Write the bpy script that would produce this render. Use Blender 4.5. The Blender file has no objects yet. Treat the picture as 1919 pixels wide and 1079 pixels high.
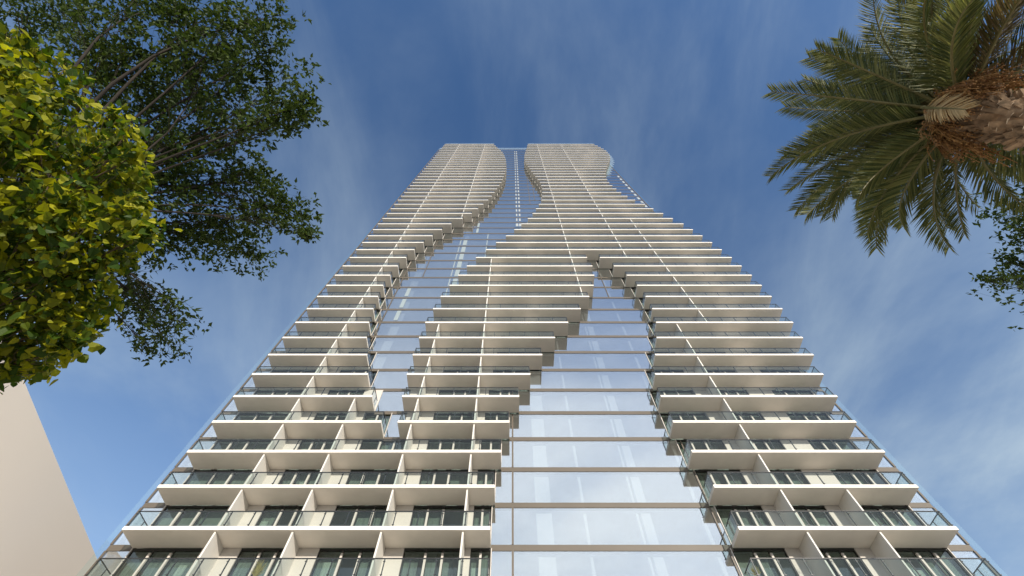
import bpy, math, random
import numpy as np
from mathutils import Vector, Matrix

random.seed(7); RNG = np.random.default_rng(7)
R = math.radians
SC = bpy.context.scene
COL = SC.collection

# ------------------------------------------------------------------ camera
F = 847.0; VPY = 115.0; CX, CY = 959.5, 539.5
PITCH = math.atan2(F, CY - VPY)
SP, CP = math.sin(PITCH), math.cos(PITCH)
CAMZ = 1.6
cam_d = bpy.data.cameras.new("camera"); cam = bpy.data.objects.new("camera", cam_d); COL.objects.link(cam)
cam_d.sensor_width = 36; cam_d.lens = 36 * F / 1919; cam_d.clip_start = 0.05; cam_d.clip_end = 3000
cam.location = (0, 0, CAMZ); cam.rotation_euler = (math.pi / 2 + PITCH, 0, 0)
SC.camera = cam

def ray(px, py):
    x, u = px - CX, CY - py
    return Vector((x, F * CP - u * SP, F * SP + u * CP)) / F
def P(px, py, fwd):                      # a world point at a given depth
    return Vector((0, 0, CAMZ)) + ray(px, py) * fwd

# ------------------------------------------------------------------ light
SUN_EL, SUN_AZ = R(16), R(22)            # sun low behind the viewer and to the right
sun_dir = Vector((math.sin(SUN_AZ) * math.cos(SUN_EL), -math.cos(SUN_AZ) * math.cos(SUN_EL), math.sin(SUN_EL)))
sd = bpy.data.lights.new("sun", 'SUN'); so = bpy.data.objects.new("sun", sd); COL.objects.link(so)
sd.energy = 3.6; sd.angle = R(0.5); sd.color = (1.0, 0.915, 0.79)
so.rotation_euler = sun_dir.to_track_quat('Z', 'Y').to_euler(); so.location = (30, -60, 60)

W = bpy.data.worlds.new("World"); SC.world = W; W.use_nodes = True
nt = W.node_tree; N = nt.nodes; L = nt.links; N.clear()
out = N.new('ShaderNodeOutputWorld'); bg = N.new('ShaderNodeBackground'); L.new(bg.outputs[0], out.inputs[0])
sky = N.new('ShaderNodeTexSky'); sky.sky_type = 'NISHITA'; sky.sun_disc = False
sky.sun_elevation = SUN_EL; sky.sun_rotation = math.pi - SUN_AZ
sky.air_density = 1.0; sky.dust_density = 0.6; sky.ozone_density = 5.0
bg.inputs['Strength'].default_value = 0.138
tc = N.new('ShaderNodeTexCoord'); sx = N.new('ShaderNodeSeparateXYZ'); L.new(tc.outputs['Generated'], sx.inputs[0])
def wm(op, a, b=None):
    n = N.new('ShaderNodeMath'); n.operation = op
    for i, v in enumerate((a, b)):
        if v is None: continue
        if isinstance(v, (int, float)): n.inputs[i].default_value = v
        else: L.new(v, n.inputs[i])
    return n.outputs[0]
zz = wm('ADD', wm('MAXIMUM', sx.outputs[2], 0.0), 0.12)
cx_ = wm('DIVIDE', sx.outputs[0], zz); cy_ = wm('DIVIDE', sx.outputs[1], zz)
cb = N.new('ShaderNodeCombineXYZ'); L.new(cx_, cb.inputs[0]); L.new(cy_, cb.inputs[1])
def cloud(rot, scale, sc, lo, hi, dist, off):
    mp = N.new('ShaderNodeMapping'); mp.inputs['Rotation'].default_value = (0, 0, rot)
    mp.inputs['Scale'].default_value = scale; mp.inputs['Location'].default_value = off
    L.new(cb.outputs[0], mp.inputs[0])
    nz = N.new('ShaderNodeTexNoise'); nz.inputs['Scale'].default_value = sc; nz.inputs['Detail'].default_value = 7
    nz.inputs['Roughness'].default_value = 0.58; nz.inputs['Distortion'].default_value = dist
    L.new(mp.outputs[0], nz.inputs['Vector'])
    mr = N.new('ShaderNodeMapRange'); mr.interpolation_type = 'SMOOTHSTEP'
    mr.inputs['From Min'].default_value = lo; mr.inputs['From Max'].default_value = hi
    L.new(nz.outputs['Fac'], mr.inputs['Value'])
    return mr.outputs[0]
c1 = cloud(R(25), (2.2, 0.7, 1), 1.1, 0.40, 0.78, 0.6, (3.1, 1.4, 0))
c2 = cloud(R(-20), (1.0, 1.0, 1), 0.8, 0.40, 0.74, 0.3, (0.4, 5.2, 0))
cf = wm('MULTIPLY', wm('ADD', wm('MULTIPLY', c1, 0.40), wm('MULTIPLY', c2, 0.45)), 0.55)
hz = N.new('ShaderNodeMapRange'); hz.interpolation_type = 'SMOOTHSTEP'     # thin high haze, thicker toward the horizon
hz.inputs['From Min'].default_value = 0.82; hz.inputs['From Max'].default_value = 0.25; hz.inputs['To Max'].default_value = 0.72
L.new(sx.outputs[2], hz.inputs['Value'])
cf = wm('MINIMUM', wm('ADD', cf, wm('MULTIPLY', hz.outputs[0], wm('ADD', 0.5, wm('MULTIPLY', c2, 1.0)))), 0.85)
# a bank of bright thin cloud on the sun's side of the sky (what the tower's glass mirrors)
bk = N.new('ShaderNodeMapRange'); bk.interpolation_type = 'SMOOTHSTEP'
bk.inputs['From Min'].default_value = 0.16; bk.inputs['From Max'].default_value = 0.86
L.new(wm('MULTIPLY', sx.outputs[1], -1.0), bk.inputs['Value'])
c3 = cloud(R(10), (1.0, 1.3, 1), 1.6, 0.25, 0.72, 0.4, (7.3, 2.2, 0))
bankf = wm('MULTIPLY', bk.outputs[0], wm('ADD', 0.36, wm('MULTIPLY', c3, 0.60)))
mx = N.new('ShaderNodeMix'); mx.data_type = 'RGBA'
L.new(cf, mx.inputs['Factor']); L.new(sky.outputs[0], mx.inputs['A'])
mx.inputs['B'].default_value = (3.05, 3.65, 3.95, 1)
mx2 = N.new('ShaderNodeMix'); mx2.data_type = 'RGBA'
L.new(bankf, mx2.inputs['Factor']); L.new(mx.outputs['Result'], mx2.inputs['A']); mx2.inputs['B'].default_value = (6.2, 6.6, 7.0, 1)
L.new(mx2.outputs['Result'], bg.inputs['Color'])

SC.view_settings.view_transform = 'Standard'; SC.view_settings.look = 'None'
SC.view_settings.exposure = 0.55; SC.view_settings.gamma = 1.0
SC.cycles.max_bounces = 10; SC.cycles.diffuse_bounces = 4; SC.cycles.glossy_bounces = 5
SC.cycles.transparent_max_bounces = 24; SC.cycles.transmission_bounces = 4
SC.cycles.caustics_reflective = False; SC.cycles.caustics_refractive = False

# ------------------------------------------------------------------ materials
def newmat(name):
    m = bpy.data.materials.new(name); m.use_nodes = True
    nt = m.node_tree; nt.nodes.clear()
    o = nt.nodes.new('ShaderNodeOutputMaterial')
    return m, nt, o
def mottled(name, c, var=0.12, scale=1.5, rough=0.6, bump=0.0, stretch=(1, 1, 1), spec=0.3, metal=0.0, fine=20):
    m, nt, o = newmat(name); n, l = nt.nodes, nt.links
    p = n.new('ShaderNodeBsdfPrincipled'); l.new(p.outputs[0], o.inputs[0])
    t = n.new('ShaderNodeTexCoord'); mp = n.new('ShaderNodeMapping'); mp.inputs['Scale'].default_value = stretch
    l.new(t.outputs['Object'], mp.inputs[0])
    z = n.new('ShaderNodeTexNoise'); z.inputs['Scale'].default_value = scale; z.inputs['Detail'].default_value = 6
    l.new(mp.outputs[0], z.inputs['Vector'])
    mr = n.new('ShaderNodeMapRange'); mr.inputs['From Min'].default_value = 0.3; mr.inputs['From Max'].default_value = 0.7
    mr.inputs['To Min'].default_value = 1 - var; mr.inputs['To Max'].default_value = 1 + var
    l.new(z.outputs['Fac'], mr.inputs['Value'])
    v = n.new('ShaderNodeVectorMath'); v.operation = 'SCALE'; v.inputs[0].default_value = c
    l.new(mr.outputs[0], v.inputs['Scale']); l.new(v.outputs[0], p.inputs['Base Color'])
    p.inputs['Roughness'].default_value = rough; p.inputs['Specular IOR Level'].default_value = spec
    p.inputs['Metallic'].default_value = metal
    if bump:
        z2 = n.new('ShaderNodeTexNoise'); z2.inputs['Scale'].default_value = fine; z2.inputs['Detail'].default_value = 4
        l.new(mp.outputs[0], z2.inputs['Vector'])
        b = n.new('ShaderNodeBump'); b.inputs['Strength'].default_value = bump; b.inputs['Distance'].default_value = 0.02
        l.new(z2.outputs['Fac'], b.inputs['Height']); l.new(b.outputs[0], p.inputs['Normal'])
    return m
def glassy(name, tint, base, rough=0.0, refl=(1, 1, 1), power=5.0, wavy=0.0):
    """thin sheet glass: clear part lets light straight through, the rest mirrors; mirror share grows with the viewing angle"""
    m, nt, o = newmat(name); n, l = nt.nodes, nt.links
    tr = n.new('ShaderNodeBsdfTransparent'); tr.inputs[0].default_value = (*tint, 1)
    gl = n.new('ShaderNodeBsdfGlossy'); gl.inputs[0].default_value = (*refl, 1); gl.inputs['Roughness'].default_value = rough
    lw = n.new('ShaderNodeLayerWeight'); lw.inputs[0].default_value = 0.5
    pw = n.new('ShaderNodeMath'); pw.operation = 'POWER'; l.new(lw.outputs['Facing'], pw.inputs[0]); pw.inputs[1].default_value = power
    mr = n.new('ShaderNodeMapRange'); mr.inputs['To Min'].default_value = base; mr.inputs['To Max'].default_value = 1.0
    l.new(pw.outputs[0], mr.inputs['Value'])
    mx = n.new('ShaderNodeMixShader'); l.new(mr.outputs[0], mx.inputs[0]); l.new(tr.outputs[0], mx.inputs[1]); l.new(gl.outputs[0], mx.inputs[2])
    l.new(mx.outputs[0], o.inputs[0])
    if wavy:
        t = n.new('ShaderNodeTexCoord'); z = n.new('ShaderNodeTexNoise'); z.inputs['Scale'].default_value = 0.6; z.inputs['Detail'].default_value = 1
        l.new(t.outputs['Object'], z.inputs['Vector'])
        b = n.new('ShaderNodeBump'); b.inputs['Strength'].default_value = wavy; b.inputs['Distance'].default_value = 0.05
        l.new(z.outputs['Fac'], b.inputs['Height']); l.new(b.outputs[0], gl.inputs['Normal'])
    return m
def leafmat(name, c1, c2, trans=0.35, rough=0.45, tcol=None, skew=1.0, spec=0.35):
    m, nt, o = newmat(name); n, l = nt.nodes, nt.links
    g = n.new('ShaderNodeNewGeometry')
    mixc = n.new('ShaderNodeMix'); mixc.data_type = 'RGBA'
    pwr = n.new('ShaderNodeMath'); pwr.operation = 'POWER'; pwr.inputs[1].default_value = skew
    l.new(g.outputs['Random Per Island'], pwr.inputs[0]); l.new(pwr.outputs[0], mixc.inputs['Factor'])
    mixc.inputs['A'].default_value = (*c1, 1); mixc.inputs['B'].default_value = (*c2, 1)
    p = n.new('ShaderNodeBsdfPrincipled'); p.inputs['Roughness'].default_value = rough; p.inputs['Specular IOR Level'].default_value = spec
    l.new(mixc.outputs['Result'], p.inputs['Base Color'])
    t = n.new('ShaderNodeBsdfTranslucent')
    sc = n.new('ShaderNodeVectorMath'); sc.operation = 'MULTIPLY'; sc.inputs[1].default_value = tcol or (1.5, 1.5, 0.6)
    l.new(mixc.outputs['Result'], sc.inputs[0]); l.new(sc.outputs[0], t.inputs[0])
    mx = n.new('ShaderNodeMixShader'); mx.inputs[0].default_value = trans
    l.new(p.outputs[0], mx.inputs[1]); l.new(t.outputs[0], mx.inputs[2]); l.new(mx.outputs[0], o.inputs[0])
    return m

M = dict(
    white=mottled('white_render', (0.80, 0.765, 0.71), 0.035, 0.35, 0.55, 0.05),
    soffit=mottled('balcony_white', (0.82, 0.77, 0.70), 0.05, 0.7, 0.6, 0.05),
    beige=mottled('beige_plaster', (0.55, 0.51, 0.465), 0.05, 0.8, 0.7, 0.06),
    band=mottled('beige_metal_band', (0.12, 0.10, 0.078), 0.06, 0.5, 0.45, 0.0),
    dark=mottled('dark_bronze_frame', (0.035, 0.033, 0.032), 0.2, 3, 0.4, 0.0, spec=0.5),
    steel=mottled('grey_steel', (0.05, 0.05, 0.052), 0.15, 4, 0.35, 0.0, spec=0.5, metal=0.4),
    rail=glassy('balustrade_glass', (0.88, 0.915, 0.905), 0.022, power=4.5),
    curtain=glassy('curtain_wall_glass', (0.90, 0.93, 0.93), 0.44, power=2.2, refl=(0.97, 0.985, 1.0), wavy=0.025),
    fin=glassy('clear_fin_glass', (0.93, 0.98, 0.98), 0.04, power=3, refl=(.95, 1, 1)),
    pane=glassy('window_pane_glass', (0.74, 0.80, 0.77), 0.055, power=4),
    tile=mottled('balcony_floor_tile', (0.52, 0.47, 0.40), 0.12, 3, 0.6),
    room=mottled('interior_grey', (0.50, 0.52, 0.49), 0.25, 0.4, 0.9),
    column=mottled('interior_white', (0.66, 0.68, 0.66), 0.04, 0.5, 0.7),
    panel=mottled('pale_column_stand_in', (0.34, 0.37, 0.38), 0.05, 0.5, 0.5),  # for strips added over the glass where columns show too weakly
    panel2=mottled('pale_blue_column_stand_in', (0.26, 0.31, 0.33), 0.06, 0.5, 0.4),  # bluer strip colour for added column stand-ins on the left
    screen=mottled('pale_screen', (0.64, 0.615, 0.57), 0.05, 0.6, 0.6),
    curtaincloth=mottled('interior_blind', (0.62, 0.62, 0.58), 0.15, 2.0, 0.9, stretch=(8, 1, 0.3)),
    pane_backing=mottled('grey_pane_backing', (0.28, 0.295, 0.28), 0.35, 2.0, 0.9, stretch=(5, 1, 0.2)),  # sheets added behind the panes to lift the dark windows
    neigh=mottled('pale_beige_render', (0.82, 0.745, 0.665), 0.015, 0.08, 0.8, 0.04, fine=6),
    roof=mottled('grey_roofing', (0.25, 0.25, 0.25), 0.15, 0.5, 0.8),
    bark=mottled('dark_bark', (0.03, 0.024, 0.019), 0.35, 4, 0.9, 0.5, stretch=(1, 1, 0.3)),
    bark2=mottled('pale_twig_bark', (0.11, 0.08, 0.05), 0.3, 5, 0.9, 0.4),
    leafd=leafmat('dark_green_leaf', (0.018, 0.038, 0.008), (0.062, 0.092, 0.018), 0.28, 0.55, spec=0.15),
    leafy=leafmat('yellow_green_leaf', (0.038, 0.078, 0.008), (0.44, 0.42, 0.018), 0.42, 0.5, (1.25, 1.3, 0.5), skew=2.4, spec=0.2),  # wide dark-to-yellow spread paints shaded and sunlit leaves into the colour
    frond=leafmat('palm_leaflet', (0.058, 0.085, 0.024), (0.225, 0.225, 0.070), 0.25, 0.6, (1.2, 1.2, 0.7)),  # bright end of the spread paints in sunlit leaflets
    frondold=leafmat('drying_palm_leaflet', (0.12, 0.10, 0.045), (0.20, 0.145, 0.065), 0.22, 0.5, (1.2, 1.1, 0.7)),
    dead=leafmat('dry_palm_leaflet', (0.40, 0.29, 0.14), (0.56, 0.41, 0.21), 0.25, 0.6, (1.1, 1.0, 0.8)),
    rachis=mottled('palm_rachis', (0.16, 0.14, 0.055), 0.2, 4, 0.5),
    boots=mottled('palm_boot', (0.25, 0.17, 0.105), 0.6, 6, 0.9, 0.6),
    bootcut=mottled('palm_boot_cut_end', (0.72, 0.56, 0.38), 0.5, 9, 0.9, 0.5),
    fruit=leafmat('palm_fruit', (0.19, 0.085, 0.03), (0.40, 0.22, 0.075), 0.1, 0.6, (1.2, 1, 0.6)),
    reed=leafmat('spiky_leaf', (0.36, 0.33, 0.11), (0.58, 0.50, 0.22), 0.3, 0.5, (1.2, 1.1, 0.6)),
    pot=mottled('pot_clay', (0.28, 0.25, 0.22), 0.15, 3, 0.8),
)

# ------------------------------------------------------------------ mesh helpers
class MB:
    def __init__(self): self.v = []; self.f = []; self.m = []
    def box(self, x0, x1, y0, y1, z0, z1, mi=0):
        b = len(self.v)
        self.v += [(x0, y0, z0), (x1, y0, z0), (x1, y1, z0), (x0, y1, z0), (x0, y0, z1), (x1, y0, z1), (x1, y1, z1), (x0, y1, z1)]
        for q in ((0, 3, 2, 1), (4, 5, 6, 7), (0, 1, 5, 4), (1, 2, 6, 5), (2, 3, 7, 6), (3, 0, 4, 7)):
            self.f.append(tuple(b + i for i in q)); self.m.append(mi)
    def quad(self, pts, mi=0):
        b = len(self.v); self.v += [tuple(p) for p in pts]; self.f.append(tuple(range(b, b + len(pts)))); self.m.append(mi)
    def tube(self, pts, rad, seg=6, mi=0):
        pts = [Vector(p) for p in pts]; b = len(self.v)
        n = len(pts); up = None
        for i, p in enumerate(pts):
            d = (pts[min(i + 1, n - 1)] - pts[max(i - 1, 0)]).normalized()
            if up is None: up = d.orthogonal().normalized()
            up = (up - d * up.dot(d)).normalized(); s = d.cross(up)
            r = rad[i]
            for k in range(seg):
                a = 2 * math.pi * k / seg
                self.v.append(tuple(p + (up * math.cos(a) + s * math.sin(a)) * r))
        for i in range(n - 1):
            for k in range(seg):
                k2 = (k + 1) % seg
                self.f.append((b + i * seg + k, b + i * seg + k2, b + (i + 1) * seg + k2, b + (i + 1) * seg + k)); self.m.append(mi)
        self.f.append(tuple(b + k for k in reversed(range(seg)))); self.m.append(mi)
        self.f.append(tuple(b + (n - 1) * seg + k for k in range(seg))); self.m.append(mi)
    def add(self, o):
        b = len(self.v); self.v += o.v; self.f += [tuple(b + i for i in q) for q in o.f]; self.m += o.m
    def build(self, name, mats, parent=None, smooth=False, bevel=0.0):
        me = bpy.data.meshes.new(name); me.from_pydata(self.v, [], self.f)
        mats = mats if isinstance(mats, (list, tuple)) else [mats]
        for m in mats: me.materials.append(m)
        if len(mats) > 1: me.polygons.foreach_set('material_index', self.m)
        if smooth: me.polygons.foreach_set('use_smooth', [True] * len(self.f))
        me.update()
        o = bpy.data.objects.new(name, me); COL.objects.link(o)
        if parent is not None: attach(o, parent)
        if bevel:
            bm = o.modifiers.new('bevel', 'BEVEL'); bm.width = bevel; bm.segments = 1; bm.limit_method = 'ANGLE'
        return o
def world_loc(o):
    v = Vector((0, 0, 0))
    while o is not None: v += o.location; o = o.parent
    return v
def attach(o, parent):                   # vertices are in world metres; parents are only ever translated
    o.parent = parent
    o.matrix_parent_inverse = Matrix.Translation(-world_loc(parent)) if parent.parent is None else Matrix.Identity(4)
def thing(name, label, cat, loc=(0, 0, 0), group=None):
    o = bpy.data.objects.new(name, None); COL.objects.link(o); o.location = loc; o.empty_display_size = 0.5
    o['label'] = label; o['category'] = cat
    if group: o['group'] = group
    return o

# ------------------------------------------------------------------ ground
g = MB(); S = 1500
g.quad([(-S, -S, 0), (S, -S, 0), (S, S, 0), (-S, S, 0)])
m, nt_, o_ = newmat('pale_paving'); n_, l_ = nt_.nodes, nt_.links
p_ = n_.new('ShaderNodeBsdfPrincipled'); l_.new(p_.outputs[0], o_.inputs[0])
t_ = n_.new('ShaderNodeTexCoord'); b_ = n_.new('ShaderNodeTexBrick'); b_.inputs['Scale'].default_value = 1.0
b_.inputs['Color1'].default_value = (0.52, 0.475, 0.41, 1); b_.inputs['Color2'].default_value = (0.46, 0.42, 0.365, 1)
b_.inputs['Mortar'].default_value = (0.22, 0.2, 0.18, 1); b_.inputs['Mortar Size'].default_value = 0.01
l_.new(t_.outputs['Object'], b_.inputs[0]); l_.new(b_.outputs['Color'], p_.inputs['Base Color']); p_.inputs['Roughness'].default_value = 0.8
go = g.build('ground', m); go['kind'] = 'structure'

# ------------------------------------------------------------------ the tower
D = 26.2                                  # distance to the balcony fronts
DW = 28.0                                 # distance to the window walls and curtain walls
ST = 0.00011286; I0 = 1 / (985.5 - VPY)
FH = ST * F / SP ** 2 * D
H0 = (I0 * F / SP - CP) / SP * D + CAMZ
def zf(n): return H0 + n * FH
def ypx(n): return VPY + 1 / (I0 + ST * n)
def X(px, n): return (px - CX) * D / SP * (I0 + ST * n)
TH = 0.26; TOP = 47
XL, XR = -26.0, 29.6

Lr = {-1: 917, 0: 919, 1: 927, 2: 939, 3: 715, 4: 698, 5: 690, 6: 688, 7: 687.5, 8: 692, 9: 700, 10: 709, 11: 718.6, 12: 731.7, 13: 746, 14: 761.4, 15: 777, 16: 794, 17: 810.7, 18: 828.5, 19: 846, 20: 867, 21: 884, 22: 896, 23: 906, 24: 915,
      25: 921.6, 26: 927, 27: 932, 28: 936, 29: 940, 30: 942.4, 31: 944.5, 32: 946.6, 33: 947.3, 34: 948, 35: 948.6, 36: 949, 37: 948.6, 38: 948, 39: 947, 40: 945.5, 41: 944, 42: 942, 43: 939, 44: 935.6, 45: 932, 46: 929, 47: 926}
Ml = {3: 746, 4: 754.3, 5: 763, 6: 774, 7: 785.7, 8: 797.4, 9: 812, 10: 826, 11: 842.5, 12: 859, 13: 875, 14: 892, 15: 911, 16: 929.6, 17: 948, 18: 963.6, 19: 977, 20: 989, 21: 998, 22: 1004.3, 23: 1009.7, 24: 1014, 25: 1015.6, 26: 1016, 27: 1015.6, 28: 1014, 29: 1011.5, 30: 1007.5,
      31: 1003, 32: 998.8, 33: 995, 34: 992, 35: 989, 36: 986, 37: 984, 38: 983, 39: 982.5, 40: 982.7, 41: 983.2, 42: 984, 43: 985, 44: 986, 45: 987.3, 46: 988, 47: 989}
Mr = {3: 954.7, 4: 973, 5: 994, 6: 1016, 7: 1040, 8: 1064.7, 9: 1088, 10: 1104, 11: 1112.2, 12: 1113.5, 13: 1110, 14: 1100}
Rl = {-1: 1421.5, 0: 1382, 1: 1336, 2: 1295, 3: 1260, 4: 1237.4, 5: 1227, 6: 1227, 7: 1230, 8: 1229, 9: 1222, 10: 1209.4, 11: 1193.5, 12: 1174, 13: 1150, 14: 1124}
Rr = {-1: 1884, 0: 1791, 1: 1717, 2: 1655, 3: 1602, 4: 1567, 5: 1541, 6: 1523, 7: 1503, 8: 1485, 9: 1465, 10: 1445, 11: 1426.5, 12: 1408, 13: 1389, 14: 1370.6, 15: 1352, 16: 1334, 17: 1316, 18: 1298, 19: 1280.6, 20: 1260.6, 21: 1242.5, 22: 1224, 23: 1208.7, 24: 1190, 25: 1175.6, 26: 1164, 27: 1155, 28: 1147.5,
      29: 1141.5, 30: 1137.8, 31: 1135.5, 32: 1135, 33: 1135.6, 34: 1136.5, 35: 1138, 36: 1139.5, 37: 1141.3, 38: 1143, 39: 1143.5, 40: 1143, 41: 1141.8, 42: 1139, 43: 1136, 44: 1131, 45: 1125.6, 46: 1120, 47: 1114}
def segs(n):
    xl = -24.45 + 0.55 * max(0, n) / 47
    if n <= 2: return [(xl, X(Lr[n], n)), (X(Rl[n], n), X(Rr[n], n))]
    if n <= 14: return [(xl, X(Lr[n], n)), (X(Ml[n], n), X(Mr[n], n)), (X(Rl[n], n), X(Rr[n], n))]
    return [(xl, X(Lr[n], n)), (X(Ml[n], n), X(Rr[n], n))]
# party screens between balconies: position along the facade, lowest and highest slab they hang from
SCREENS = [(-18.6, -1, 47), (-13.75, -1, 5), (-8.2, -1, 8), (-3.08, -1, 14), (-9.55, 21, 47),
           (8.9, 11, 47), (17.3, 15, 47), (22.1, 9, 20), (18.5, -1, 8), (23.06, -1, 1)]

tower = thing('apartment_tower', 'tall white banded apartment tower with curving balcony edges and mirror glass strips', 'apartment tower', (0, 40, 0))
class Pool:                               # the 100 lowest (largest in the photo) become parts of their own, the rest one part
    def __init__(self, name, mats, limit=100): self.name, self.mats, self.limit = name, mats, limit; self.n = 0; self.rest = MB()
    def put(self, mb, parent, **k):
        if self.n < self.limit:
            self.n += 1; return mb.build(self.name, self.mats, parent, **k)
        self.rest.add(mb); return None
    def flush(self):
        if self.rest.f:
            o = self.rest.build(self.name, self.mats, tower); o['kind'] = 'stuff'
balc = Pool('balcony', [M['soffit'], M['tile']]); rails = Pool('railing', M['steel']); rglass = Pool('glass_balustrade', M['rail'])
scr = Pool('partition_screen', M['screen']); wins = Pool('window', [M['dark'], M['beige']]); panes = Pool('pane', [M['pane'], M['curtaincloth'], M['pane_backing']])
cglass = Pool('curtain_glass', M['curtain']); bands = Pool('floor_band', M['band'])
def bh(n): return 0.43 if n <= 10 else 0.36
wall = MB(); rooms = MB()
rnd = random.Random(3)
for n in range(-1, TOP + 1):
    z = zf(n); zt = zf(n + 1) - TH
    for si, (a, b) in enumerate(segs(n)):
        mb = MB(); mb.box(a, b, D, DW - 0.003, z - TH, z)
        mb.m[1] = 1
        bo = balc.put(mb, tower, bevel=0.012)
        par = bo if bo is not None else tower
        # balustrade: glass sheets between slim posts, top rail, on three sides
        r = MB(); gl = MB(); ins = 0.09
        x0, x1, y0 = a + ins, b - ins, D + ins
        npost = max(1, round((x1 - x0) / 1.55)); st = (x1 - x0) / npost
        pw = 0.028
        for i in range(npost + 1):
            xx = x0 + st * i
            r.box(xx - pw, xx + pw, y0 - 0.01, y0 + 0.05, z, z + 1.08)
            if n <= 2:
                r.box(xx - 0.07, xx + 0.07, y0 - 0.03, y0 - 0.011, z + 0.12, z + 0.17)
                r.box(xx - 0.07, xx + 0.07, y0 - 0.03, y0 - 0.011, z + 0.90, z + 0.95)
        r.box(x0 - 0.03, x1 + 0.03, y0 - 0.035, y0 + 0.035, z + 1.08, z + 1.125)
        gl.box(x0, x1, y0 - 0.03, y0 - 0.015, z + 0.05, z + 1.079)
        for xx in (x0, x1):
            r.box(xx - 0.025, xx + 0.025, y0 + 0.036, DW - 0.2, z + 1.08, z + 1.125)
            r.box(xx - 0.02, xx + 0.02, DW - 0.75, DW - 0.70, z, z + 1.079)
            gl.box(xx - 0.008, xx + 0.008, y0 + 0.06, DW - 0.2, z + 0.05, z + 1.079)
        rails.put(r, par); rglass.put(gl, par)
        # screens hang below this slab, down to the slab underneath
        for (sx_, lo, hi) in SCREENS:
            if lo <= n <= hi and a + 0.6 < sx_ < b - 0.6 and n >= 0:
                s = MB(); s.box(sx_ - 0.06, sx_ + 0.06, D + 0.15, DW - 0.004, zf(n - 1) + 0.003, z - TH - 0.003)
                scr.put(s, par, bevel=0.01)
        if n == TOP: continue
        # window wall behind this balcony
        cuts = [a] + sorted(s for (s, lo, hi) in SCREENS if lo <= n + 1 <= hi and a + 0.6 < s < b - 0.6) + [b]
        for k in range(len(cuts) - 1):
            p0, p1 = cuts[k], cuts[k + 1]
            nb = max(1, round((p1 - p0) / 5.4)) if p1 - p0 > 7.5 else 1
            for q in range(nb):
                u0 = p0 + (p1 - p0) * q / nb; u1 = p0 + (p1 - p0) * (q + 1) / nb
                w = u1 - u0
                if w < 1.7: wall.box(u0, u1, DW, DW + 0.3, z, zt); continue
                left = (u0 + u1) / 2 < 0
                pa, pb = (0.25 * w, 0.05 * w) if left else (0.045 * w, 0.23 * w)
                if k == 0 and q == 0: pa, pb = 0.06, 0.22 * w
                if k == len(cuts) - 2 and q == nb - 1: pa, pb = 0.24 * w, 0.06
                if len(cuts) == 2 and nb == 1: pa, pb = 0.06, 0.06
                w0, w1 = u0 + pa, u1 - pb
                wall.box(u0, w0, DW, DW + 0.3, z, zt); wall.box(w1, u1, DW, DW + 0.3, z, zt)
                wd = MB(); pn = MB()
                hd = zt - 0.10
                wd.box(w0 + .002, w1 - .002, DW + 0.06, DW + 0.28, hd, zt)            # dark head
                wd.box(w0 + .002, w1 - .002, DW + 0.10, DW + 0.24, z + .002, z + 0.07)
                npn = 3 if w1 - w0 > 2.4 else 2
                ws = [0.40, 0.30, 0.30] if npn == 3 else [0.5, 0.5]
                if rnd.random() < 0.4: ws = ws[::-1]
                xa = w0 + 0.002
                for j in range(npn):
                    xb = xa + (w1 - w0 - .004) * ws[j]
                    wd.box(xa, xa + 0.05, DW + 0.08, DW + 0.20, z + 0.072, hd - .002)
                    wd.box(xb - 0.05, xb, DW + 0.08, DW + 0.20, z + 0.072, hd - .002)
                    if j < npn - 1: wd.box(xb - 0.07, xb + 0.07, DW - 0.05, DW + 0.078, z + 0.002, hd - .25, 1)
                    pn.box(xa + 0.052, xb - 0.052, DW + 0.13, DW + 0.15, z + 0.072, hd - .002)
                    cv_ = rnd.random()
                    if cv_ < 0.85: pn.box(xa + .055, xb - .055 - (0 if rnd.random() < .8 else .3 * (xb - xa)), DW + 0.42, DW + 0.45, z + 0.03, hd - .02, 2)  # added backing sheet that lightens the pane
                    if cv_ < 0.22:
                        c0 = rnd.random() * 0.5; wp = xb - xa - .12
                        pn.box(xa + .06 + c0 * wp, xa + .06 + (c0 + .25 + .2 * rnd.random()) * wp, DW + 0.36, DW + 0.40, z + 0.05, z + 2.2 - rnd.random() * 0.9, 1)
                    xa = xb
                wo = wins.put(wd, tower)
                panes.put(pn, wo if wo is not None else tower)
    # curtain wall: everything on this storey that is not behind a balcony
    if n < TOP:
        sg = segs(n); edges = [XL] + [e for s in sg for e in s] + [XR]
        for k in range(0, len(edges), 2):
            if edges[k + 1] - edges[k] > 0.05:
                c = MB(); c.box(edges[k] + .004, edges[k + 1] - .004, DW + 0.05, DW + 0.07, z - 0.018, zf(n + 1) - bh(n + 1) - 0.002)
                cglass.put(c, tower)
    rooms.box(XL + .3, XR - .3, DW + 0.5, 33, z - 0.3, z - 0.02)
    # floor band of the curtain wall, between balcony slabs
    ed = [XL - 0.05] + [e for s in segs(n) for e in s] + [XR + 0.05]
    for k in range(0, len(ed), 2):
        if ed[k + 1] - ed[k] > 0.1:
            fb = MB(); fb.box(ed[k] + 0.003, ed[k + 1] - 0.003, DW + 0.02, DW + 0.35, z - bh(n), z - 0.02); bands.put(fb, tower)
for p_ in (balc, rails, rglass, scr, wins, panes, cglass, bands): p_.flush()
ZT = zf(TOP)
wall.build('wall', M['beige'], tower)
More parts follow.
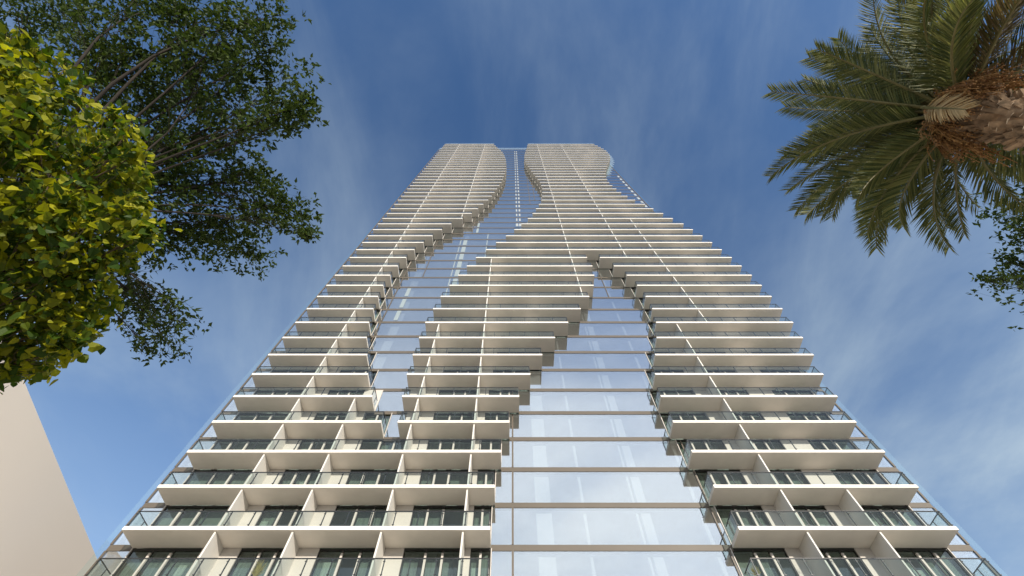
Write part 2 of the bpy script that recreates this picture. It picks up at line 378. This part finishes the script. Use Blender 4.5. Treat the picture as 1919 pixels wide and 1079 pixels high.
# back of the rooms, tower sides and rear
rooms.box(XL + .3, XR - .3, 33, 33.2, 0, ZT - .4)
rooms.build('interior', M['room'], tower)
for (x0, x1, lo, hi) in [(1.7, 2.8, -2, 14), (5.0, 5.2, -2, 11), (8.7, 8.86, -2, 13), (9.05, 9.7, -2, 13), (13.15, 13.4, -2, 13),
                         (-8.5, -7.75, 3, 21), (-9.1, -8.95, 3, 20), (-14.5, -13.5, 2, 15), (-24.9, -24.6, -2, 46)]:
    c = MB()
    for n in range(lo, hi + 1):
        c.box(x0, x1, DW + 0.42, DW + 0.49, zf(n) + 0.02, zf(n) + 2.55)
    c.build('interior_column', M['column'], tower)
for (x0, x1, lo, hi) in [(0.82, 1.08, 21, 45), (1.40, 1.72, 21, 45), (0.75, 1.2, 19, 20), (1.35, 2.9, 19, 20), (0.9, 1.3, 18, 18), (1.45, 1.9, 18, 18), (28.75, 29.25, 22, 33), (-8.45, -7.8, 11, 17), (-9.0, -8.85, 11, 17), (-6.6, -6.2, 19, 20), (-4.4, -4.25, 14, 18), (-14.4, -13.9, 9, 11)]:  # strips added outside the glass, standing in for columns its reflection hides
    for n in range(lo, hi + 1):
        c = MB(); near = x0 < 0
        c.box(x0, x1, DW + 0.030, DW + 0.048, zf(n) + (0.25 if near else 0.75), zf(n + 1) - (0.55 if near else 0.80))
        c.build('column_stand_in', M['panel2' if near else 'panel'], tower)
def mullion(x, lo, hi, w=0.10):
    # broken at every floor band so that no two faces coincide
    c = MB()
    for n in range(lo, hi):
        c.box(x - w / 2, x + w / 2, DW - 0.02, DW + 0.047, zf(n) - 0.008, zf(n + 1) - bh(n + 1) - 0.012)
    c.build('mullion', M['band'], tower)
mullion(0.05, -2, 6, 0.13); mullion(-15.75, 7, 16, 0.12); mullion(-13.0, 13, 19, 0.1); mullion(-2.0, 15, 18, .08); mullion(5.15, 26, 33, 0.1); mullion(4.0, 25, 33, .1)
mullion(XL, -2, 47, 0.14); mullion(XR, -2, 47, 0.14); mullion(13.9, -2, 3, .1); mullion(11.3, 12, 15, .12); mullion(12.9, 11, 14, .1)
mullion(-7.3, 19, 24, .1)
sw = MB()
for sgn, xx in ((-1, XL), (1, XR)):
    sw.box(min(xx, xx - sgn * .3), max(xx, xx - sgn * .3), 29.2, 50, 0, ZT)
sw.box(XL + .3, XR - .3, 49.7, 50, 0, ZT)
sw.box(XL + .3, XR - .3, 29.5, 49.7, ZT - .3, ZT)
sw.build('side_wall', M['beige'], tower)
for xx in (XL, XR):                                                # side return of the curtain wall
    c = MB(); c.box(xx - .01, xx + .01, DW + .36, 29.19, zf(-2), ZT); c.build('corner_glass', M['curtain'], tower)
pod = MB(); pod.box(XL, XR, DW + .02, 29.1, 0, zf(-1) - .45); pod.build('podium', M['beige'], tower)
M['rim'] = mottled('pale_rim', (0.6, 0.7, 0.75), 0.02)
m_, nt2, o2 = newmat('frosted_rim_glass')
t2 = nt2.nodes.new('ShaderNodeBsdfTransparent'); t2.inputs[0].default_value = (0.93, 0.98, 1, 1)
d2_ = nt2.nodes.new('ShaderNodeBsdfTranslucent'); d2_.inputs[0].default_value = (0.7, 0.78, 0.82, 1)
g2 = nt2.nodes.new('ShaderNodeBsdfDiffuse'); g2.inputs[0].default_value = (0.62, 0.72, 0.78, 1)
a2 = nt2.nodes.new('ShaderNodeMixShader'); a2.inputs[0].default_value = 0.5; nt2.links.new(d2_.outputs[0], a2.inputs[1]); nt2.links.new(g2.outputs[0], a2.inputs[2])
x2 = nt2.nodes.new('ShaderNodeMixShader'); x2.inputs[0].default_value = 0.16; nt2.links.new(t2.outputs[0], x2.inputs[1]); nt2.links.new(a2.outputs[0], x2.inputs[2])
nt2.links.new(x2.outputs[0], o2.inputs[0]); M['rim'] = m_
for n in range(34, TOP + 1):                                       # end screens of the top balconies, following the curve
    e = segs(n)[1][1]; c = MB(); c.box(e + .01, e + 1.5, DW - .3, DW - .28, zf(n) - .25, zf(n + 1) - .27); c.build('glass_screen', M['rim'], tower)
# clear glass wings past both corners and glass parapet above the roof line
c = MB(); c.box(XL - 0.55, XL - 0.10, DW - .02, DW, zf(-2), ZT + 1.5); c.build('glass_wing', M['fin'], tower)
c = MB(); c.box(XR + .10, XR + .60, DW - .02, DW, zf(-2), zf(42)); c.build('glass_wing', M['fin'], tower)
c = MB(); c.box(XL - .1, XR, DW + .02, DW + .04, ZT + .02, ZT + 3.4); c.build('glass_parapet', M['rim'], tower)
for (a, b) in segs(TOP):
    c = MB(); c.box(a + .1, b - .1, D + .12, D + .14, ZT + 1.13, ZT + 2.6); c.build('glass_parapet', M['rim'], tower)

# ------------------------------------------------------------------ neighbour
nb_h = 22 + CAMZ
d1 = ray(55, 735); d2 = ray(180, 1040)
q1 = Vector((d1.x, d1.y)) * (22 / d1.z); q2 = Vector((d2.x, d2.y)) * (22 / d2.z)
dv = (q2 - q1).normalized(); nv = Vector((-dv.y, dv.x))
nbt = thing('plain_building', 'plain pale beige building with a blank windowless wall at the lower left', 'building', (q1.x - 8, q1.y + 10, 0))
a0 = q1 - dv * 14; a1 = q1 + dv * 48
def prism(poly, z0, z1):
    mb = MB(); k = len(poly)
    mb.v = [(p.x, p.y, z0) for p in poly] + [(p.x, p.y, z1) for p in poly]
    mb.f = [tuple(reversed(range(k))), tuple(range(k, 2 * k))] + [(i, (i + 1) % k, k + (i + 1) % k, k + i) for i in range(k)]
    mb.m = [0] * len(mb.f); return mb
poly = [a0, a1, a1 + nv * 18, a0 + nv * 18]
prism(poly, 0, nb_h).build('wall', M['neigh'], nbt, bevel=0.04)
poly2 = [a0 + nv * .4 + dv * .4, a1 + nv * .4 - dv * .4, a1 + nv * 17.6 - dv * .4, a0 + nv * 17.6 + dv * .4]
prism(poly2, nb_h + .004, nb_h + .1).build('roof', M['roof'], nbt)

# ------------------------------------------------------------------ foliage helpers
def leaf_mesh(name, pts, nrm, axis, length, width, mat, parent, heart=False, fold=0.25):
    """one folded leaf of real size at every point: six or eight corners, sharing a midrib"""
    n = len(pts)
    a = axis / np.linalg.norm(axis, axis=1, keepdims=True)
    nn = nrm - a * (nrm * a).sum(1, keepdims=True); nn /= np.linalg.norm(nn, axis=1, keepdims=True) + 1e-9
    s = np.cross(a, nn)
    if heart:
        prof = [(0.0, 0.0, 0), (-0.10, 0.30, 1), (0.22, 0.52, 1), (0.62, 0.34, 1), (1.0, 0.0, 0), (0.62, -0.34, 1), (0.22, -0.52, 1), (-0.10, -0.30, 1)]
        quads = [(0, 1, 2, 3), (0, 3, 4), (0, 4, 5), (0, 5, 6, 7)]
    else:
        prof = [(0.0, 0.0, 0), (0.35, 0.5, 1), (1.0, 0.0, 0), (0.35, -0.5, 1)]
        quads = [(0, 1, 2), (0, 2, 3)]
    k = len(prof)
    V = np.empty((n, k, 3))
    for i, (t, w, fl) in enumerate(prof):
        droop = -0.22 * t * t
        V[:, i] = pts + a * (t * length)[:, None] + s * (w * width)[:, None] + nn * (((abs(w) * fold) * width) + droop * length)[:, None]
    faces = []
    for i in range(n):
        for q in quads: faces.append(tuple(i * k + j for j in q))
    me = bpy.data.meshes.new(name); me.from_pydata(V.reshape(-1, 3).tolist(), [], faces); me.materials.append(mat); me.update()
    o = bpy.data.objects.new(name, me); COL.objects.link(o); attach(o, parent)
    return o
def curve(p, q, sag=0.0, n=6, wob=0.0, rg=random):
    p, q = Vector(p), Vector(q); d = (q - p).length
    o1 = Vector((rg.gauss(0, 1), rg.gauss(0, 1), rg.gauss(0, 1))) * wob * d
    res = []
    for i in range(n):
        t = i / (n - 1); c = p.lerp(q, t) + o1 * math.sin(math.pi * t); c.z += sag * d * math.sin(math.pi * t)
        res.append(c)
    return res
def broadleaf(name, label, cat, base, forks, clumps, leafmat_, barkm, lsize, per_clump, twig_r, heart=False, trunk_r=0.25, seed=1, group=None, up=0.5, twigs=14, pend=0.0, nvar=0.55, clus=0):
    """clumps: (centre, radius, share). forks: points along the trunk where limbs leave"""
    rg = random.Random(seed); rn = np.random.default_rng(seed)
    t = thing(name, label, cat, base, group)
    tb = MB(); fk = [Vector(f) for f in forks]
    path = [Vector(base)] + fk
    pts = []
    for i in range(len(path) - 1):
        seg = curve(path[i], path[i + 1], 0, 5, 0.02, rg); pts += seg if i == 0 else seg[1:]
    tb.tube(pts, [trunk_r * (1 - 0.75 * i / (len(pts) - 1)) for i in range(len(pts))], 10)
    tb.build('trunk', barkm, t, smooth=True)
    lb = MB(); tips = []; allp = []; alla = []; alln = []
    for (c, r, sh) in clumps:
        c = Vector(c)
        f = min(fk, key=lambda k: (k - c).length + max(0, k.z - c.z + 1.0) * 3)
        mid = f.lerp(c, 0.55); mid.z += 0.08 * (c - f).length
        cv = curve(f, c, 0.05, 8, 0.05, rg); dist = (c - f).length
        r0 = min(trunk_r * 0.3, 0.006 + 0.0055 * dist)
        lb.tube(cv, [max(twig_r, r0 * (1 - 0.8 * i / 7)) for i in range(8)], 6)
        gdir = (c - f).normalized()
        for k in range(twigs):
            s = cv[rg.randint(4, 7)]
            e = c + Vector((rg.gauss(0, 1), rg.gauss(0, 1), rg.gauss(0, 1))).normalized() * r * (rg.uniform(0.5, 1.1) if rg.random() < .8 else rg.uniform(1.1, 1.45)) + gdir * r * 0.2
            tw = curve(s, e, 0.04, 5, 0.07, rg)
            lb.tube(tw, [twig_r * (1.1 - 0.75 * i / 4) for i in range(5)], 4)
            m_ = int(per_clump * sh / twigs)
            if clus: m_ = int(round(m_ / clus))
            if m_ < 1: continue
            # leaves ride the outer part of every twig
            tt = rn.beta(2.2, 1.0, m_) * 1.02
            idx = np.clip(tt * 4, 0, 3.999); i0 = idx.astype(int); fr = (idx - i0)[:, None]
            ta = np.array([list(v) for v in tw]); pos = ta[i0] * (1 - fr) + ta[i0 + 1] * fr
            pos = pos + rn.normal(0, 0.15 * r + 0.3 * lsize, (m_, 3))
            if clus:                          # leaves sit in rosettes at the ends of side shoots
                m_ *= clus; pos = np.repeat(pos, clus, axis=0) + rn.normal(0, 0.42 * lsize, (m_, 3))
            ax = rn.normal(0, 1, (m_, 3)) + np.array(gdir) * 0.5; ax[:, 2] -= pend
            nm = rn.normal(0, nvar, (m_, 3)); nm[:, 2] += up
            nm += np.array(sun_dir) * 0.35
            allp.append(pos); alla.append(ax); alln.append(nm)
    lb.build('branches', barkm, t, smooth=True)
    pp = np.concatenate(allp); aa = np.concatenate(alla); nn = np.concatenate(alln)
    ln = lsize * (rn.uniform(0.45, 1.3, len(pp)) if heart else rn.uniform(0.65, 1.2, len(pp)))
    leaf_mesh('crown', pp, nn, aa, ln, ln * (0.95 if heart else 0.55), leafmat_, t, heart)
    return t

# dark green tree, upper left: tall, reaching over the viewer
def CL(px, py, rpx, fwd, sh=1.0): return (P(px, py, fwd), rpx * fwd / F, sh)
rg = random.Random(11)
dk = []
for (px, py, rp) in [(-60, 40, 90), (30, 20, 80), (120, 15, 70), (215, 25, 75), (300, 15, 70), (390, 30, 70), (455, 40, 55), (525, 28, 38), (505, 95, 42),
                     (-40, 140, 90), (190, 110, 70), (290, 110, 75), (380, 115, 75), (455, 130, 60), (520, 165, 50), (565, 195, 36), (-20, 240, 90),
                     (250, 190, 75), (340, 195, 75), (420, 205, 65), (490, 215, 45), (545, 225, 28),
                     (280, 270, 65), (350, 265, 55), (410, 262, 38), (250, 350, 70), (330, 350, 65), (400, 330, 55), (455, 320, 42), (490, 345, 38),
                     (380, 405, 60), (450, 405, 58), (515, 400, 48), (565, 405, 36), (575, 440, 18), (350, 455, 50), (420, 460, 52), (480, 480, 36),
                     (230, 450, 60), (170, 540, 50), (230, 520, 45), (270, 560, 35), (300, 610, 36), (335, 600, 34), (315, 645, 26), (275, 650, 18), (290, 585, 26),
                     (120, 300, 90), (100, 420, 90)]:
    dk.append(CL(px, py, rp * (1.12 if py > 500 else 1), 15.5 + rg.uniform(-2.2, 2.2), (0.35 + (rp / 70) ** 2) * (0.62 if py > 500 else 1)))
broadleaf('broadleaf_tree', 'tall dark green broadleaf tree with thin bare limbs at the upper left', 'tree', (-13.0, 3.6, 0),
          [(-12.9, 3.5, 5.0), (-12.6, 3.4, 8.0), (-12.0, 3.3, 10.0), (-11.4, 3.2, 11.5)], dk, M['leafd'], M['bark'], 0.19, 660, 0.006, trunk_r=0.24, seed=5, twigs=22, nvar=0.8, clus=7)

# yellow-green tree, left, close to the viewer
yl = []
for (px, py, rp) in [(5, 130, 60), (20, 210, 70), (75, 190, 60), (110, 175, 42), (60, 270, 80), (140, 270, 65), (190, 260, 42), (90, 350, 85), (180, 340, 70), (225, 320, 45),
                     (60, 440, 85), (150, 430, 80), (220, 410, 58), (250, 450, 38), (40, 530, 80), (110, 530, 70), (170, 510, 48), (60, 610, 65), (120, 600, 55), (160, 600, 32),
                     (20, 680, 50), (45, 695, 26), (170, 625, 20), (-40, 300, 110), (-60, 450, 110), (-60, 600, 110), (255, 385, 26), (-20, 110, 60), (262, 340, 18), (275, 430, 16), (240, 245, 16), (205, 215, 14), (150, 150, 16), (60, 95, 20), (120, 130, 18), (255, 290, 16), (232, 480, 18), (200, 560, 16), (70, 690, 16), (130, 655, 16), (20, 75, 18)]:
    yl.append(CL(px, py, rp, 4.6 + rg.uniform(-0.5, 0.9), 0.3 + (rp / 70) ** 2))
broadleaf('yellow_leaf_tree', 'small tree with large sunlit yellow green heart shaped leaves close at left', 'tree', (-7.4, 3.4, 0),
          [(-7.3, 3.4, 2.0), (-7.0, 3.3, 3.2), (-6.6, 3.0, 4.4), (-6.1, 2.6, 5.4)], yl, M['leafy'], M['bark2'], 0.084, 245, 0.003, heart=True, trunk_r=0.08, seed=9, twigs=13, pend=0.35, up=0.3, nvar=0.75)

# green tree at the right edge
gr = []
for (px, py, rp) in [(1900, 330, 36), (1930, 380, 50), (1905, 395, 26), (1900, 430, 22), (1990, 300, 100), (2000, 420, 90), (1850, 527, 22), (1880, 520, 24), (1905, 515, 30), (1935, 525, 45), (1895, 490, 10), (2020, 520, 80), (2080, 400, 110), (1935, 440, 26)]:
    gr.append(CL(px, py, rp, 20 + rg.uniform(-1.5, 1.5), 0.3 + (rp / 70) ** 2))
broadleaf('broadleaf_tree', 'green broadleaf tree behind the palm at the right edge', 'tree', (27.5, 8, 0),
          [(27.4, 8, 6), (27.0, 7.9, 9), (26.2, 7.8, 11.5)], gr, M['leafd'], M['bark'], 0.21, 520, 0.009, trunk_r=0.3, seed=17, twigs=12, clus=6)

# ------------------------------------------------------------------ palm
pc = P(1772, 206, 9.2)                     # heart of the crown
base = Vector((pc.x + 0.25, pc.y + 0.05, 0))
palm = thing('palm_tree', 'date palm with arching feather fronds and a shaggy brown trunk', 'palm tree', base)
tb = MB(); H = pc.z
prof = [(0, 0.5), (0.8, 0.36), (3, 0.30), (6, 0.29), (H - 2.6, 0.30), (H - 1.6, 0.33), (H - 0.7, 0.35), (H - 0.1, 0.26), (H + 0.25, 0.12)]
tb.tube([base.lerp(pc, z / H) if z <= H else pc + Vector((0, 0, z - H)) for z, r in prof], [r for z, r in prof], 16)
tb.build('trunk', M['boots'], palm, smooth=True)
rg = random.Random(21)
bt = MB(); cutm = MB()
nboot = 0
zz_ = 1.0
while zz_ < H - 0.35:                      # helical rows of cut leaf bases
    t = zz_ / H; c = base.lerp(pc, t)
    rr = np.interp(zz_, [p[0] for p in prof], [p[1] for p in prof])
    a = nboot * 2.39996; nboot += 1; zz_ += 0.0095 if zz_ > H - 3.5 else 0.03
    e = Vector((math.cos(a), math.sin(a), 0)); s = Vector((-math.sin(a), math.cos(a), 0))
    w = rg.uniform(0.035, 0.075); l = rg.uniform(0.06, 0.30); outw = rg.choice((rg.uniform(0.02, 0.10), rg.uniform(0.08, 0.24))); a += rg.gauss(0, .25); e = Vector((math.cos(a), math.sin(a), 0)); s = (Vector((-math.sin(a), math.cos(a), 0)) + Vector((0, 0, rg.gauss(0, .2)))).normalized()
    p0 = c + e * (rr - 0.03); tip = c + e * (rr + outw) + Vector((0, 0, l))
    b0 = len(bt.v)
    up = Vector((0, 0, 1))
    n2 = (e - up * 0.5).normalized()
    ring0 = [p0 - s * w, p0 + s * w, p0 + s * w * 0.8 + up * .05 - e * .04, p0 - s * w * 0.8 + up * .05 - e * .04]
    ring1 = [tip - s * w * .7, tip + s * w * .7, tip + s * w * .5 + up * .05 - e * .035, tip - s * w * .5 + up * .05 - e * .035]
    bt.v += [tuple(v) for v in ring0 + ring1]
    for q in ((0, 1, 5, 4), (1, 2, 6, 5), (2, 3, 7, 6), (3, 0, 4, 7)): bt.f.append(tuple(b0 + i for i in q)); bt.m.append(0)
    bt.f.append((b0 + 4, b0 + 5, b0 + 6, b0 + 7)); bt.m.append(1)
bt.build('leaf_bases', [M['boots'], M['bootcut']], palm)

def frond(start, az, el0, length, droop, mat, name='frond', leaf_len=0.52, twist=0.0, npair=74, side_el=0.55, fw0=0.75):
    """a feather frond: curved rachis with narrow leaflets in a shallow V"""
    rgf = random.Random(int(az * 1000) + int(el0 * 777))
    mb = MB(); n = 22; pts = []; p = Vector(start); el = el0; h = Vector((math.cos(az), math.sin(az), 0)); stp = length / (n - 1)
    sidev = Vector((-math.sin(az), math.cos(az), 0)); bend = rgf.uniform(-0.18, 0.18)
    for i in range(n):
        pts.append(p.copy())
        t = i / (n - 1)
        el = el0 - droop * (t ** 1.6)
        hd = (h + sidev * bend * t * 2).normalized()
        p = p + (hd * math.cos(el) + Vector((0, 0, math.sin(el)))) * stp
    rad = [0.032 * (1 - 0.88 * i / (n - 1)) + 0.003 for i in range(n)]
    rad[0] = 0.05
    mb.tube(pts, rad, 5, 1)
    tw0 = twist
    for sgn in (-1, 1):
        for k in range(npair):
            t = 0.10 + 0.90 * (k + rgf.random() * 0.5) / npair
            f = t * (n - 1); i = min(int(f), n - 2); q = pts[i].lerp(pts[i + 1], f - i)
            tan = (pts[i + 1] - pts[i]).normalized()
            sd_ = tan.cross(Vector((0, 0, 1)))
            if sd_.length < 0.05: sd_ = sidev.copy()
            sd_.normalize(); upv = sd_.cross(tan).normalized()
            a = tw0
            sd2 = sd_ * math.cos(a) + upv * math.sin(a); up2 = upv * math.cos(a) - sd_ * math.sin(a)
            ll = leaf_len * (0.45 + 1.0 * math.sin(math.pi * min(1, 0.14 + t * 0.80))) * 0.80 * rgf.uniform(0.85, 1.1)
            fw = fw0 + 0.55 * t
            dirv = (sd2 * sgn + tan * fw + up2 * (side_el + rgf.gauss(0, 0.12))).normalized()
            e = q + dirv * ll; midp = q + dirv * ll * 0.5; e = e + Vector((0, 0, -0.10 * ll))
            wv = dirv.cross(up2 * 1.0 + Vector((rgf.gauss(0, .3), rgf.gauss(0, .3), rgf.gauss(0, .3)))).normalized() * 0.0125
            b = len(mb.v)
            mb.v += [tuple(q - wv * .6), tuple(q + wv * .6), tuple(midp + wv), tuple(e), tuple(midp - wv)]
            mb.f.append((b, b + 1, b + 2, b + 3, b + 4)); mb.m.append(0)
    return mb.build(name, [mat, M['rachis']], palm)
rg = random.Random(33)
k = 0
for i in range(98):
    t = (i + 0.5) / 98
    el0 = R(84) - R(84) * t ** 0.9 + rg.gauss(0, .06)
    az = i * 2.39996 + rg.gauss(0, 0.12)
    ln = (2.6 + 0.5 * min(1, t * 2.5) - 0.85 * max(0, t - .55) / .45) * rg.uniform(0.9, 1.08)
    if math.cos(az - math.atan2(-pc.y, -pc.x)) > 0.72 and el0 < R(40): continue   # shed side, above the dry frond
    st = pc + Vector((math.cos(az), math.sin(az), 0)) * (0.10 + 0.20 * t) + Vector((0, 0, 0.15 - 0.55 * t))
    frond(st, az, el0, ln, R(48 + 16 * t) * rg.uniform(0.8, 1.2), M['frondold'] if (t > 0.6 and math.cos(az + 0.9) > 0.3 and rg.random() < .6) else M['frond'], twist=rg.gauss(0, 0.25))
# one dry tan frond folded down along the trunk on the viewer's side
vd = math.atan2(-base.y, -base.x)
df = frond(pc + Vector((math.cos(vd), math.sin(vd), 0)) * 0.52 + Vector((0, 0, -0.05)), vd, R(-62), 1.55, R(25), M['dead'], 'dry_frond', 0.46, 0.1, 56, 0.05, 1.5)
df['label'] = 'short dry tan frond hanging in front of the trunk'
# orange brown fruit sprays below the crown
for j in range(9):
    a = vd + (-2.0 + 4.0 * j / 8) + rg.gauss(0, .1)
    fs = MB(); c0 = pc + Vector((math.cos(a), math.sin(a), 0)) * 0.34 + Vector((0, 0, -0.15))
    for s in range(26):
        e = c0 + Vector((math.cos(a), math.sin(a), 0)) * rg.uniform(0.12, 0.5) + Vector((rg.gauss(0, .12), rg.gauss(0, .12), -rg.uniform(0.25, 1.35)))
        cv = curve(c0, e, 0.18, 6, 0.04, rg); fs.tube(cv, [0.008] * 6, 3, 0)
        for q in range(16):
            w = cv[2].lerp(cv[5], rg.random()) + Vector((rg.gauss(0, .03), rg.gauss(0, .03), rg.gauss(0, .03))); r_ = rg.uniform(.010, .019)
            b = len(fs.v)
            fs.v += [tuple(w + Vector(o) * r_) for o in ((1, 0, 0), (-1, 0, 0), (0, 1, 0), (0, -1, 0), (0, 0, 1.4), (0, 0, -1.4))]
            for tri in ((0, 2, 4), (2, 1, 4), (1, 3, 4), (3, 0, 4), (2, 0, 5), (1, 2, 5), (3, 1, 5), (0, 3, 5)): fs.f.append(tuple(b + i for i in tri)); fs.m.append(0)
    fs.build('fruit_spray', M['fruit'], palm)

# ------------------------------------------------------------------ spiky pot plants on the lowest balcony in view
for (xx, hh, lb) in [(X(469, -1), 1.25, 'spiky straw coloured pot plant on the lowest balcony left of the glass'),
                     (X(1429, -1), 0.8, 'low spiky pot plant at the glass end of the lowest right balcony')]:
    zb = zf(-1); yy = D + 0.45
    pl = thing('pot_plant', lb, 'plant', (xx, yy, zb))
    pt = MB(); pt.tube([(xx, yy, zb + .004), (xx, yy, zb + .2)], [0.13, 0.17], 14); pt.build('pot', M['pot'], pl, smooth=False)
    lf = MB()
    for i in range(90):
        a = rg.uniform(0, 2 * math.pi); ou = rg.uniform(.1, .42) * hh
        e = Vector((xx + math.cos(a) * ou, yy + math.sin(a) * ou * .6, zb + .2 + hh * rg.uniform(.45, 1) - ou * .5)); s = Vector((xx, yy, zb + .19))
        cv = curve(s, e, 0.12, 5, 0.02, rg); lf.tube(cv, [.016, .018, .015, .010, .003], 3)
    lf.build('leaves', M['reed'], pl)
